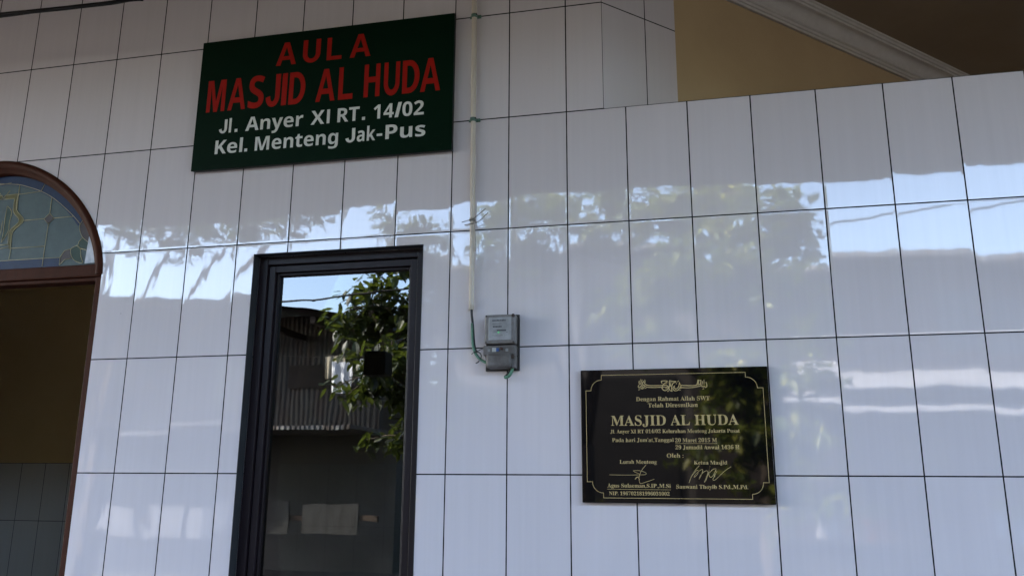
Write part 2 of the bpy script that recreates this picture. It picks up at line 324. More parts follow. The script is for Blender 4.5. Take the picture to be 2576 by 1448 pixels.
# ------------------------------------------------------------------ mosque building
mosque = empty("mosque_building", (0, 0, 0), "white tiled mosque front with tinted glass door, arched doorway and high parapet", "mosque")
CEIL = 3.93; CX = .407
AC, AZ, AA, AB, AN = -2.60, 2.40, .664, .607, 1.8
def arch(inset=0.0, n=48, z0=None):
    """outline of the arch from its right foot to its left foot"""
    a, b = AA-inset, AB-inset; out = []
    for i in range(n+1):
        t = math.pi*i/n; c, s = math.cos(t), math.sin(t)
        x = AC + a*math.copysign(abs(c)**(2/AN), c); z = AZ + b*abs(s)**(2/AN)
        out.append((x, z))
    if z0 is not None: out = [p for p in out if p[1] >= z0]
    return out
DX0, DX1, DZ = -1.160, -.370, 2.451
wall_loop = [(-8.7, 0), (-8.7, CEIL), (CX, CEIL), (CX, 0), (DX1, 0), (DX1, DZ), (DX0, DZ), (DX0, 0), (AC+AA, 0)] + arch() + [(AC-AA, 0), (-4.7, 0), (-4.7, 2.3), (-5.5, 2.3), (-5.5, 0)]  # last four points: unseen opening added to let more light into the hall
fw = link("front_wall", loops_mesh([wall_loop], .15), mosque, M_tile)
link("parapet_wall", loops_mesh([[(CX, 0), (CX, 3.0), (5.6, 3.0), (5.6, 0)]], .12), mosque, M_tile)
RZ = Matrix.Rotation(R(45), 4, 'Z')
def slanted(name, mb, mat):
    o = mb.build(name, mat, mosque); o.location = (CX, 0, 0); o.rotation_euler = (0, 0, R(45)); return o
slanted("slanted_tile_wall", MB().box((0, 0, 0), (.4345, .1, CEIL)), M_tile)
slanted("cream_wall", MB().box((.435, .006, 0), (7.0, .12, CEIL)), M_cream)
prof = [(-.004, 3.788), (.010, 3.788), (.012, 3.800), (.018, 3.802), (.020, 3.815), (.026, 3.818)]
for i in range(9):
    a = i/8*math.pi/2; prof.append((.030+.042*(1-math.cos(a)), 3.823+.062*math.sin(a)))
prof += [(.080, 3.887), (.080, 3.900), (.088, 3.902), (.092, 3.912), (.100, 3.916), (.100, 3.927)]
b = MB(); rings = []
for s_ in (.30, 6.9):
    rings.append([b.bm.verts.new((s_, -d, z)) for d, z in prof])
for i in range(len(prof)-1):
    b.bm.faces.new((rings[0][i], rings[1][i], rings[1][i+1], rings[0][i+1]))
b.box((.437, -.003, 3.80), (6.9, .004, 3.92))
co = b.build("cornice", M_cornice, mosque); co.location = (CX, 0, 0); co.rotation_euler = (0, 0, R(45))
# keep the moulding on the cream wall only
for v in co.data.vertices:
    if abs(v.co.x-.30) < 1e-4: v.co.x = .437
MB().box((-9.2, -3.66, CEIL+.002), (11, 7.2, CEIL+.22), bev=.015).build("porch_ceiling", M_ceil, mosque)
MB().box((5.6, .0, 0), (5.75, 7, 3.0)).build("unseen_side_wall", M_cream, mosque)  # unseen wall added to block side light, kept low to let some over
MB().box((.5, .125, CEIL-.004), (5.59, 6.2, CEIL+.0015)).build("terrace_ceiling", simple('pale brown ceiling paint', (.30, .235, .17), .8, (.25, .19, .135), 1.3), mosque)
# hall behind the two doors
H0, H1, HY, HZ = -8.55, .1, 3.25, 3.22
MB().box((H0, HY, 1.60), (H1, HY+.1, HZ)).box((H1, .152, 1.6), (H1+.08, HY+.1, HZ)).box((H0-.1, .152, 0), (H0, HY+.1, HZ)).build("hall_wall", M_room, mosque)
o = MB().box((H0, HY-.0015, 0), (H1-.008, HY+.099, 1.6015)).build("hall_dado", M_dado, mosque); 
for v in o.data.vertices: v.co.z -= .10
o.location.z = .10
MB().box((H1-.008, .152, 0), (H1+.08, HY-.008, 1.598)).build("hall_dado", simple('dado side tile', (.60, .61, .59), .2), mosque)
MB().box((H0-.1, .152, HZ), (H1+.1, HY+.12, HZ+.08)).build("hall_ceiling", M_room, mosque)
MB().box((H0-.1, .0, -.02), (H1+.1, HY+.12, .11)).build("hall_floor", simple('hall floor tile', (.36, .34, .31), .3), mosque)

# --- arched doorway
b = MB(); base = arch(0, 64)
pf = [(.000, .06), (-.004, -.004), (.010, -.014), (.022, -.012), (.034, -.002), (.040, .012), (.052, .014), (.056, .022), (.056, .075)]
outl = []
for ins, y in pf:
    a = arch(ins, 64); outl.append([b.bm.verts.new((x, y, z)) for x, z in a])
for A_, B_ in zip(outl, outl[1:]):
    for k in range(64):
        f = b.bm.faces.new((A_[k], A_[k+1], B_[k+1], B_[k])); f.smooth = True
for sx in (1, -1):
    xo = AC+sx*(AA-.0005); xi = AC+sx*(AA-.036)
    b.box((min(xo, xi), .006, .12), (max(xo, xi), .11, 2.39), bev=.004)
    b.box((AC+sx*(AA-.036) if sx < 0 else AC+sx*(AA-.047), .04, .12), (AC+sx*(AA-.036) if sx > 0 else AC+sx*(AA-.047), .085, 2.38), bev=.003)
b.box((AC-AA+.003, .004, 2.392), (AC+AA-.003, .11, 2.452), bev=.006)
b.box((AC-AA+.04, .02, 2.374), (AC+AA-.04, .09, 2.392), bev=.003)
dw = b.build("arched_doorway", M_wood, mosque)
b = bmesh.new(); me = loops_mesh([arch(.05, 48, 2.446)], .006); 
for v in me.vertices: v.co.y += .052
def flatglass(name, c, c2, rough=.42): return simple(name, c, rough, c2, 30, .0004, spec=.2)
G_teal = flatglass('frosted grey green glass', (.092, .130, .137), (.075, .108, .115))
G_blue = flatglass('frosted blue glass', (.022, .044, .105), (.018, .035, .082))
G_yel = flatglass('ochre glass', (.15, .135, .05), (.12, .108, .04))
G_grn = flatglass('bottle green glass', (.040, .075, .060), (.030, .06, .05))
G_mau = flatglass('smoky mauve glass', (.085, .072, .076), (.07, .06, .064))
M_lead = simple('brass coloured came', (.60, .52, .32), .5, (.46, .40, .24), 30)
sg = link("stained_glass", me, dw, [G_teal, G_blue, G_yel, G_grn, G_mau])
def mirror(pts): return [(2*AC-x, z) for x, z in pts]
bm = bmesh.new()
def patch(pts, mi, y=.0505):
    for q in (pts, mirror(pts)):
        f = bm.faces.new([bm.verts.new((x, y, z)) for x, z in q]); f.material_index = mi
inner = [p for p in arch(.105, 48) if p[1] > 2.60]; outer = [p for p in arch(.054, 48) if p[1] > 2.60]
n_ = min(len(inner), len(outer)); 
for k in range(48):
    A1, A2 = arch(.052, 48)[k:k+2]; B1, B2 = arch(.105, 48)[k:k+2]
    if min(A1[1], A2[1]) < 2.66: continue
    f = bm.faces.new([bm.verts.new((x, .0505, z)) for x, z in (A1, A2, B2, B1)]); f.material_index = 1
f = bm.faces.new([bm.verts.new((x, .0505, z)) for x, z in ((AC-.38, 2.453), (AC+.38, 2.453), (AC+.38, 2.507), (AC-.38, 2.507))]); f.material_index = 1
for k_, mi in (('yel', 2), ('green1', 3), ('diamond', 4), ('pet1', 4), ('pet2', 3), ('green2', 3), ('pet3', 4)):
    patch(PG[k_], mi, .0505 if k_ != 'green2' else .0502)
flat_obj("coloured_panes", bm, [G_teal, G_blue, G_yel, G_grn, G_mau], dw, "blue, ochre, green and mauve pieces of the leaded glass")
b = MB()
for l in LN:
    pts = smooth_line([(x, z) for x, z in l], 4) if len(l) > 4 and l[0] != l[-1] else [Vector(p) for p in l]
    for q in (pts, [Vector((2*AC-p.x, p.y)) for p in pts]):
        b.tube([(p.x, .0495, p.y) for p in q], .0014, 6)
b.build("lead_came", M_lead, dw)
bm = bmesh.new(); f = bm.faces.new([bm.verts.new((x, .047, z)) for x, z in PG['patch']])
ex = bmesh.ops.extrude_face_region(bm, geom=[f])
for v in [g for g in ex['geom'] if isinstance(g, bmesh.types.BMVert)]: v.co.y -= .003
bmesh.ops.recalc_face_normals(bm, faces=bm.faces)
me = bpy.data.meshes.new("clear_pane"); bm.to_mesh(me); bm.free()
M_patch = simple('clear glass with painted sky reflection', (.74, .77, .84), .25, (.40, .44, .52), 22, .002, stretch=(1, 1, .6))  # sky reflected in this clear piece is painted in as pale blotches
tag(link("clear_pane", me, dw, M_patch), "clear piece with a pale painted sky reflection, lower right corner of the leaded glass")
# small catch on the right jamb
MB().box((-2.012, .12, 2.285), (-1.975, .15, 2.315), bev=.004).box((-1.99, .11, 2.315), (-1.982, .125, 2.40), bev=.002).build("door_catch", M_black, dw)

# --- tinted glass door
b = MB()
J0, J1, JT = DX0+.0015, DX1-.0015, DZ-.0015
b.box((J0, .05, .12), (J0+.040, .135, JT), bev=.002).box((J1-.040, .05, .12), (J1, .135, JT), bev=.002).box((J0+.040, .051, JT-.036), (J1-.040, .134, JT), bev=.002)
gd = b.build("glass_door", M_frame, mosque)
b = MB(); L0, L1, LT = J0+.044, J1-.044, JT-.041
for A_, B_ in (((L0, .062, .13), (L0+.030, .125, LT)), ((L1-.030, .062, .13), (L1, .125, LT)), ((L0+.030, .0622, LT-.030), (L1-.030, .1248, LT)), ((L0+.030, .0622, .13), (L1-.030, .1248, .25))):
    b.box(A_, B_, bev=.0025)
# glazing bead, set back and sloped toward the pane
for A_, B_ in (((L0+.030, .078, .25), (L0+.041, .1, LT-.03)), ((L1-.041, .078, .25), (L1-.030, .1, LT-.03)), ((L0+.041, .0782, LT-.041), (L1-.041, .1, LT-.030)), ((L0+.041, .0782, .25), (L1-.041, .1, .262))):
    b.box(A_, B_, bev=.003)
b.build("door_leaf", M_frame, gd)
MB().box((L0+.034, .100, .255), (L1-.034, .106, LT-.034)).build("glass_pane", M_pane, gd)
t_ = .0035
b = MB().box((DX0-.001, -.002, .12), (DX0+t_*.4, .049, DZ)).box((DX1-t_*.4, -.002, .12), (DX1+.001, .049, DZ)).box((DX0-.001, -.0022, DZ-t_*.4), (DX1+.001, .0488, DZ+.001))
b.build("door_reveal", M_reveal, gd)

# ------------------------------------------------------------------ green sign board
sign = empty("sign_board", (-.873, 0, 2.86), "large dark green sign board with red and white lettering above the glass door", "sign")
def part(o, par): 
    o.parent = par; o.matrix_parent_inverse = Matrix.Translation(-Vector(par.location)); return o
SX0, SX1, SZ0, SZ1 = -1.502, -.2455, 2.860, 3.5145
M_sign = simple('dark green sign paint', (.0008, .0120, .0050), .5, (.0006, .0100, .0040), 5, .0002, spec=.07)
M_signedge = simple('black sign edge', (.006, .006, .006), .5)
part(MB().box((SX0, -.030, SZ0), (SX1, -.0225, SZ1), bev=.0015).build("board", M_sign), sign)
b = MB()
for A_, B_ in (((SX0+.003, -.0224, SZ0+.003), (SX1-.003, -.001, SZ0+.03)), ((SX0+.003, -.0224, SZ1-.03), (SX1-.003, -.001, SZ1-.003)), ((SX0+.003, -.0222, SZ0+.03), (SX0+.03, -.0012, SZ1-.03)), ((SX1-.03, -.0222, SZ0+.03), (SX1-.003, -.0012, SZ1-.03))): b.box(A_, B_)
part(b.build("frame", M_signedge), sign)
M_red = simple('red sign paint', (.34, .0085, .003), .55, (.29, .007, .0025), 9, spec=.15)
M_wht = simple('white sign paint', (.70, .71, .68), .55, (.63, .64, .61), 9, spec=.2)
def arc(cx, cz, rx, rz, a0, a1, n=14): return [(cx+rx*math.cos(R(a0+(a1-a0)*i/n)), cz+rz*math.sin(R(a0+(a1-a0)*i/n))) for i in range(n+1)]
GLY = {
 'A': [[(0, 0), (.375, 1), (.625, 1), (1, 0), (.775, 0), (.70, .225), (.30, .225), (.225, 0)], [(.355, .39), (.645, .39), (.5, .79)]],
 'U': [[(0, 1)] + arc(.5, .37, .5, .39, 180, 360) + [(1, 1), (.74, 1)] + arc(.5, .38, .24, .225, 360, 180) + [(.26, 1)]],
 'L': [[(0, 0), (0, 1), (.30, 1), (.30, .165), (1, .165), (1, 0)]],
 'M': [[(0, 0), (0, 1), (.30, 1), (.5, .318), (.7, 1), (1, 1), (1, 0), (.80, 0), (.80, .787), (.6, 0), (.4, 0), (.20, .787), (.20, 0)]],
 'H': [[(0, 0), (0, 1), (.27, 1), (.27, .61), (.73, .61), (.73, 1), (1, 1), (1, 0), (.73, 0), (.73, .44), (.27, .44), (.27, 0)]],
 'I': [[(0, 0), (0, 1), (1, 1), (1, 0)]],
 'J': [[(.64, 1), (1, 1)] + arc(.48, .33, .52, .35, 0, -172) + [(.30, .33)] + arc(.48, .32, .18, .17, 172, 360)],
 'D': [[(0, 0), (0, 1), (.42, 1)] + arc(.42, .5, .58, .5, 90, -90)[1:-1] + [(.42, 0)], [(.27, .165), (.27, .835)] + arc(.40, .5, .32, .335, 90, -90) ],
}
YS = -.0306
bm = bmesh.new()
for ch, x0, x1, z0, z1 in (('A', -1.109, -1.008, 3.349, 3.464), ('U', -.975, -.8875, 3.349, 3.464), ('L', -.855, -.7815, 3.349, 3.462), ('A', -.741, -.640, 3.348, 3.463)):
    place_loops(bm, GLY[ch], x0, x1, z0, z1, YS)
part(flat_obj("red_lettering", bm, M_red, None, "red word AULA"), sign)
bm = bmesh.new(); zb, zt = 3.1475, 3.308
for ch, x0, x1 in (('M', -1.4525, -1.3575), ('A', -1.342, -1.2505), ('J', -1.146, -1.078), ('I', -1.0685, -1.0435), ('D', -1.0325, -.9515), ('A', -.898, -.804), ('L', -.787, -.7175), ('H', -.664, -.588), ('U', -.569, -.4945), ('D', -.4815, -.4015), ('A', -.3975, -.3045)):
    place_loops(bm, GLY[ch], x0, x1, zb-.004*(x0+1.45), zt-.004*(x0+1.45), YS)
place_text(bm, 'S', 'sans', -1.238, -1.159, zb, zt-zb, YS)
part(flat_obj("red_lettering", bm, M_red, None, "red words MASJID AL HUDA"), sign)
def sans_line(words, zb, cap):
    bm = bmesh.new()
    def rect(x0, x1, z0, z1, sh=0):
        bm.faces.new([bm.verts.new(p) for p in ((x0, YS, z0), (x1, YS, z0), (x1+sh, YS, z1), (x0+sh, YS, z1))])
    for w in words:
        if w[0] in 'JI': place_loops(bm, GLY[w[0]], w[1], w[2], zb, zb+cap, YS)
        elif w[0] == '.': rect(w[1], w[2], zb, zb+.0150)
        elif w[0] == '-': rect(w[1], w[2], zb+cap*.27, zb+cap*.44)
        elif w[0] == '/': rect(w[1], w[2]-.016, zb-.002, zb+cap+.002, .016)
        else: place_text(bm, w[0], 'sans', w[1], w[2], zb, cap, YS)
    return bm
bm = sans_line([('J', -1.3735, -1.334), ('l', -1.3245, -1.3125), ('.', -1.294, -1.2795), ('Anyer', -1.2395, -.952), ('X', -.9135, -.847), ('I', -.8355, -.8215), ('RT', -.784, -.679), ('.', -.6655, -.651), ('14', -.611, -.5165), ('/', -.512, -.4795), ('02', -.476, -.3765)], 3.0355, .0675)
part(flat_obj("white_lettering", bm, M_wht, None, "white line with the street address and number"), sign)
bm = sans_line([('Kel', -1.3865, -1.2465), ('.', -1.2355, -1.221), ('Menteng', -1.1835, -.7755), ('J', -.738, -.694), ('ak', -.685, -.5985), ('-', -.592, -.566), ('Pus', -.551, -.3665)], 2.934, .0670)
part(flat_obj("white_lettering", bm, M_wht, None, "white line with the district name"), sign)
for x, z in ((SX0+.04, SZ0+.035), (SX1-.05, SZ0+.03), (SX1-.06, SZ1-.04)): part(MB().tube([(x, -.0300, z), (x, -.0312, z)], .0035, 8).build("screw", M_sign), sign)

# ------------------------------------------------------------------ black granite plaque
plq = empty("plaque", (.646, 0, 1.40), "black polished stone plaque with gold inscription and signatures on the white tiles", "plaque")
PX0, PX1, PZ0, PZ1 = .2975, .9955, 1.3985, 1.8965
M_gran = simple('polished black granite', (.0035, .0035, .0042), .035, (.0022, .0022, .003), 40, ior=1.46)
M_gredge = simple('sawn granite edge', (.022, .022, .028), .4, (.015, .015, .019), 60)
b = MB().box((PX0, -.0215, PZ0), (PX1, -.001, PZ1), bev=.002)
for f in b.bm.faces: f.material_index = 0 if f.normal.y < -.9 else 1
part(b.build("stone_slab", [M_gran, M_gredge]), plq)
for f in bpy.data.objects['stone_slab'].data.polygons: f.material_index = 0 if f.normal.y < -.9 else 1
M_gold = simple('dull gold paint', (.52, .385, .165), .5, (.43, .31, .13), 160)
YP = -.0221
bm = bmesh.new()
for s_, x0, x1, zb, cap in PT:
    if s_.startswith('MASJID'): place_text(bm, s_, 'serif', x0, x1, zb, cap, YP)
part(flat_obj("gold_lettering", bm, M_gold, None, "large gold words MASJID AL HUDA"), plq)
bm = bmesh.new()
for s_, x0, x1, zb, cap in PT:
    if not s_.startswith('MASJID'): place_text(bm, s_, 'serif', x0, x1, zb, cap, YP, .002)
for (a, b_), (c, d) in ((((.6489), 1.6155), ((.8001), 1.6150)), ((.3922, 1.4486), (.6262, 1.4480))): ribbon(bm, [(a, b_), (c, d)], .0013, YP)
part(flat_obj("gold_lettering", bm, M_gold, None, "small gold lines of the inscription"), plq)
bm = bmesh.new()
for k, l in enumerate(AR): ribbon(bm, smooth_line(l, 4), .0032 if len(l) > 4 else .0024, YP-.00002*k)
part(flat_obj("gold_calligraphy", bm, M_gold, None, "gold calligraphic line in Arabic script"), plq)
for S_ in (S1, S2):
    bm = bmesh.new()
    for k, l in enumerate(S_): ribbon(bm, smooth_line(l, 5), .0016, YP-.00002*k)
    part(flat_obj("signature", bm, M_gold, None), plq)
# border with stepped scallop corners
bx0, bx1, bz0, bz1 = .3165, .9767, 1.4160, 1.8763
def corner(cx, cz, sx, sz):
    # from the vertical side to the horizontal side
    r = .0405; st = .0200
    p = [(cx, cz-sz*(r+.018)), (cx+sx*st, cz-sz*(r+.018))]
    for i in range(1, 10):
        a = math.pi/2*i/10
        p.append((cx+sx*(st+r*(1-math.cos(a))), cz-sz*(r+.018)+sz*r*math.sin(a)))
    p += [(cx+sx*(st+r), cz-sz*.018), (cx+sx*(st+r), cz)]
    return p
loop = corner(bx0, bz1, 1, 1) + corner(bx1, bz1, -1, 1)[::-1] + corner(bx1, bz0, -1, -1) + corner(bx0, bz0, 1, -1)[::-1]
bm = bmesh.new(); L_ = len(loop); w_ = .0019; ins = []
for i, p in enumerate(loop):
    a, c = Vector(loop[i-1]), Vector(loop[(i+1) % L_]); p = Vector(p)
    t1 = (p-a).normalized(); t2 = (c-p).normalized(); n1 = Vector((t1.y, -t1.x)); n2 = Vector((t2.y, -t2.x))
    nn = (n1+n2); nn = nn/max(nn.length_squared/2, .25); ins.append((p+nn*w_, p))
vs = [(bm.verts.new((a.x, YP, a.y)), bm.verts.new((c.x, YP, c.y))) for a, c in ins]
for i in range(L_):
    A_, B_ = vs[i], vs[(i+1) % L_]; bm.faces.new((A_[0], B_[0], B_[1], A_[1]))
part(flat_obj("gold_border", bm, M_gold, None), plq)

# ------------------------------------------------------------------ conduit pipe, cables, meter
M_pvc = simple('old cream conduit', (.64, .575, .50), .5, (.55, .49, .42), 20, .0003, stretch=(1, 1, .15))
M_clip = simple('green painted clip', (.10, .19, .15), .55, (.07, .14, .11), 40)
M_wire = simple('galvanised tie wire', (.33, .31, .28), .4, (.22, .2, .18), 60, metal=.4)
con = empty("conduit_pipe", (-.1495, 0, 2.155), "cream plastic conduit pipe running down the tiles to the electric meter", "conduit")
px = smooth_line([(-.1600, -.0125, CEIL+.001), (-.1598, -.0125, 3.58), (-.1585, -.0125, 3.4957), (-.1575, -.0125, 3.25), (-.1558, -.0125, 2.996), (-.1535, -.0128, 2.75), (-.1516, -.0125, 2.5302), (-.1505, -.013, 2.34), (-.1495, -.0145, 2.1560)], 4)
r_ = [.0105 if p.z < 2.999 else .0118 for p in px]
part(MB().tube(px, r_, 14).build("pipe", M_pvc), con)
for x, z in ((-.1585, 3.4957), (-.1558, 2.996)):
    b = MB().tube([(x, -.0125, z-.0085), (x, -.0125, z+.0085)], .0145, 14)
    b.box((x+.010, -.0085, z-.0075), (x+.030, -.001, z+.0075), bev=.002).box((x-.022, -.007, z-.006), (x-.010, -.001, z+.006), bev=.002)
    c_ = part(b.build("pipe_clip", M_clip), con)
    n_ = MB().tube([(x+.014, -.0235, z+.001), (x+.013, -.030, z+.002)], .0022, 8).build("nail", M_black); n_.parent = c_
b = MB()
for pts in ([(-.1938, -.028, 2.5297), (-.1513, -.026, 2.5412), (-.1311, -.028, 2.5516), (-.0878, -.040, 2.5801)], [(-.1831, -.020, 2.5196), (-.1597, -.026, 2.521), (-.1249, -.026, 2.5276), (-.076, -.038, 2.5633)],
            [(-.1484, -.027, 2.5398), (-.1385, -.027, 2.515), (-.1355, -.026, 2.4684), (-.1330, -.025, 2.4332), (-.1345, -.024, 2.4014)]):
    b.tube(smooth_line(pts, 4), .0020, 6)
for dz in (-.003, .002, .006):
    b.tube([(-.1516+.0122*math.cos(a*math.pi/6), -.0125-.0122*math.sin(a*math.pi/6), 2.537+dz+.001*a) for a in range(0, 8)], .0017, 6)
part(b.build("tie_wire", M_wire), con)

M_cabk = simple('black cable', (.008, .008, .011), .5, (.014, .014, .016), 50)
M_cagr = simple('faded green cable', (.11, .25, .165), .55, (.05, .12, .08), 45)
cab = empty("electric_cable", (-.14, 0, 2.0), "black and green cable hanging from the conduit end into the meter", "cable")
part(MB().tube(smooth_line([(-.1490, -.0145, 2.17), (-.1470, -.016, 2.135), (-.1430, -.018, 2.105), (-.1405, -.018, 2.0829), (-.1385, -.016, 2.05), (-.1345, -.016, 2.012), (-.126, -.018, 1.978)], 5), .0052, 8).build("black_core", M_cabk), cab)
part(MB().tube(smooth_line([(-.1440, -.019, 2.10), (-.1425, -.022, 2.075), (-.1418, -.022, 2.0465), (-.1385, -.022, 2.0101), (-.130, -.023, 1.9806), (-.1125, -.024, 1.9555), (-.0885, -.026, 1.9393), (-.074, -.03, 1.934)], 5), .0056, 8).build("green_core", M_cagr), cab)
b = MB()
b.tube(smooth_line([(-.143, -.022, 1.972), (-.128, -.032, 1.980), (-.112, -.034, 1.984), (-.100, -.03, 1.990), (-.086, -.03, 1.986)], 4), .0016, 6)
b.tube(smooth_line([(-.128, -.030, 1.981), (-.108, -.036, 1.976), (-.100, -.036, 1.965), (-.101, -.034, 1.952)], 4), .0020, 6)
b.tube(smooth_line([(-.110, -.026, 1.944), (-.116, -.028, 1.937), (-.124, -.026, 1.935)], 4), .0022, 6)
part(b.build("loose_wire", M_cabk), cab)

mt = empty("electric_meter", (-.018, 0, 1.905), "grimy grey electric meter on a dark board with a green indicator light", "electric meter")
M_board = simple('dark grimy board', (.018, .015, .015), .7, (.035, .03, .028), 30)
M_case = simple('grimy grey meter plastic', (.20, .19, .182), .5, (.115, .103, .095), 16, .0006)
M_case2 = simple('dirty grey terminal cover', (.155, .144, .138), .55, (.078, .068, .062), 18, .0006)
M_face = simple('pale meter face', (.36, .365, .38), .15, (.25, .25, .255), 18)
M_ink = simple('faded dark print', (.05, .055, .065), .5)
part(MB().box((-.0865, -.012, 1.9035), (.0515, -.001, 2.1300), bev=.001).build("backing_board", M_board), mt)
b = MB().box((-.0805, -.060, 2.0050), (.0440, -.0122, 2.1235), bev=.006)
case = part(b.build("meter_case", M_case), mt)
part(MB().box((-.0640, -.0635, 2.0190), (.0300, -.0602, 2.1120), bev=.0015).build("face_plate", M_face), mt)
b = MB()
def bar(x0, x1, z0, z1): b.box((x0, -.0641, z0), (x1, -.0636, z1))
for k in range(6): bar(-.0455+k*.0061, -.0455+k*.0061+.0047, 2.0705, 2.0765)
bar(-.0475, -.012, 2.0843, 2.0855); bar(-.030, .0085, 2.0555, 2.0605); bar(-.0455, -.031, 2.0570, 2.0580); bar(-.0455, -.028, 2.0500, 2.0512); bar(.0105, .0135, 2.0490, 2.0520); bar(-.0470, -.0050, 2.0380, 2.0388); bar(-.040, -.014, 2.034, 2.0347)
for k in range(9): bar(-.048+k*.0062, -.048+k*.0062+(.0042 if k % 3 else .0052), 2.0955+.0006*(k % 2), 2.1012)
part(b.build("printed_marks", M_ink), mt)
t = NT('green indicator'); t.b.inputs['Base Color'].default_value = (.05, .5, .12, 1); t.b.inputs['Emission Color'].default_value = (.06, .9, .22, 1); t.b.inputs['Emission Strength'].default_value = .14
part(MB().tube([(-.0225, -.0635, 2.0500), (-.0225, -.0655, 2.0500)], .0022, 10).build("indicator_light", t.m), mt)
for x, z in ((-.0740, 2.1175), (.0375, 2.1165), (-.0740, 2.0115), (.0375, 2.0110)):
    big = x > 0 and z > 2.1
    part(MB().tube([(x, -.0595, z), (x, -.0640 if not big else -.069, z)], .0032 if not big else .0068, 10).build("screw", simple('rusty screw', (.035, .02, .014), .6)), mt)
b = MB().box((-.0880, -.052, 1.9605), (.0440, -.0122, 2.0005), bev=.004).box((-.0745, -.068, 1.9085), (.0320, -.0122, 1.9680), bev=.012).box((.0290, -.058, 1.9085), (.0440, -.0122, 1.9605), bev=.004)
part(b.build("terminal_cover", M_case2), mt)
part(MB().box((-.0510, -.0545, 1.9745), (-.0345, -.0522, 1.9905), bev=.0006).build("switch_label", simple('white switch label', (.50, .50, .47), .5)), mt)
part(MB().box((-.0338, -.0565, 1.9755), (-.0225, -.0522, 1.9890), bev=.0008).build("switch_lever", simple('blue switch lever', (.03, .09, .30), .4)), mt)
M_seal = simple('pale seal', (.26, .26, .255), .5)
for x0, x1 in ((-.0690, -.0585), (.0040, .0150)): part(MB().box((x0, -.0535, 1.9750), (x1, -.0522, 1.9862), bev=.0004).build("seal_recess", M_seal), mt)
part(MB().tube(smooth_line([(-.0150, -.0530, 1.9925), (-.0130, -.0575, 1.9860), (-.0075, -.0575, 1.9890), (-.0110, -.0565, 1.9800)], 4), .0030, 7).build("wire_seal", simple('rusty seal wire', (.075, .03, .02), .7)), mt)
part(MB().box((.0300, -.066, 1.9440), (.0420, -.056, 1.9590), bev=.002).build("cover_screw", simple('brown screw well', (.04, .024, .016), .7)), mt)
part(MB().tube(smooth_line([(.030, -.035, 1.9150), (.0265, -.036, 1.8980), (.0170, -.037, 1.8810), (.0040, -.036, 1.8735), (-.0020, -.034, 1.8760)], 5), .0062, 9).build("cable_tail", M_cagr), mt)
part(MB().tube(smooth_line([(.018, -.028, 1.9150), (.0155, -.028, 1.8985), (.0060, -.029, 1.8850), (-.0045, -.029, 1.8760)], 5), .0052, 8).build("cable_tail", M_cabk), mt)

# ------------------------------------------------------------------ overhead cable bundle, upper left
oc = empty("overhead_cable", (-2.4, -.35, 3.58), "black bundle of overhead cables crossing the top left of the wall", "cable")
part(MB().tube(smooth_line([(-6.5, -.35, 3.80), (-4.2, -.35, 3.652), (-3.0, -.35, 3.603), (-2.5006, -.35, 3.5870), (-2.3674, -.35, 3.5845), (-2.1474, -.35, 3.5765), (-1.9335, -.35, 3.5705), (-1.6647, -.35, 3.5730), (-1.35, -.35, 3.64), (-1.05, -.32, 3.80), (-.95, -.3, CEIL+.001)], 6), .0098, 8).build("thick_cable", M_black), oc)
part(MB().tube(smooth_line([(-6.5, -.352, 3.74), (-4.2, -.352, 3.618), (-3.0, -.352, 3.582), (-2.4986, -.352, 3.5735), (-2.3648, -.352, 3.5710), (-2.233, -.354, 3.5690), (-2.0395, -.356, 3.5690), (-1.8719, -.356, 3.5650), (-1.66, -.356, 3.5600), (-1.60, -.354, 3.5560)], 6), .0048, 7).build("thin_cable", M_black), oc)

# ------------------------------------------------------------------ the lane opposite (seen in the tiles, the door pane and the plaque)
M_plast = simple('weathered plaster', (.17, .155, .14), .85, (.12, .105, .092), 1.2, .002)
M_plast2 = simple('grey render', (.10, .095, .09), .85, (.07, .066, .062), 1.5, .002)
M_brick = simple('brown painted wall', (.065, .048, .040), .85, (.045, .034, .028), 1.6, .002)
M_rust = sheet_mat('rusty corrugated sheet', (.045, .04, .036), (.045, .025, .017), .09, 0, .005)
M_tin = sheet_mat('grey corrugated sheet', (.20, .20, .195), (.13, .10, .08), .08, 0, .012)
M_white = sheet_mat('white painted sheet', (.46, .46, .46), (.30, .29, .27), .08, 0, .008)
M_pale2 = simple('chalky panel', (.30, .30, .31), .8, (.20, .195, .19), 4, .002)
M_pale = simple('whitewashed panel', (.05, .05, .05), .8, (.022, .021, .02), 5, .002, stretch=(2, 1, .5))
M_wood2 = simple('old timber', (.06, .04, .028), .8, (.06, .04, .028), 6)
M_dark = simple('dark window glass', (.012, .014, .016), .08)
def box_part(name, par, mat, *boxes, bev=0, label=None):
    b = MB()
    for A_, B_ in boxes: b.box(A_, B_, bev=bev)
    return tag(part(b.build(name, mat), par), label)
def window(par, x, z, w, h, y, fm=None):
    f = box_part("window", par, fm or M_wood2, ((x, y-.02, z), (x+.06, y+.05, z+h)), ((x+w-.06, y-.02, z), (x+w, y+.05, z+h)), ((x+.06, y-.02, z), (x+w-.06, y+.05, z+.06)), ((x+.06, y-.02, z+h-.06), (x+w-.06, y+.05, z+h)), ((x+w/2-.02, y-.02, z+.06), (x+w/2+.02, y+.04, z+h-.06)))
    p = MB().box((x+.05, y-.01, z+.05), (x+w-.05, y+.015, z+h-.05)).build("pane", M_dark); p.parent = f

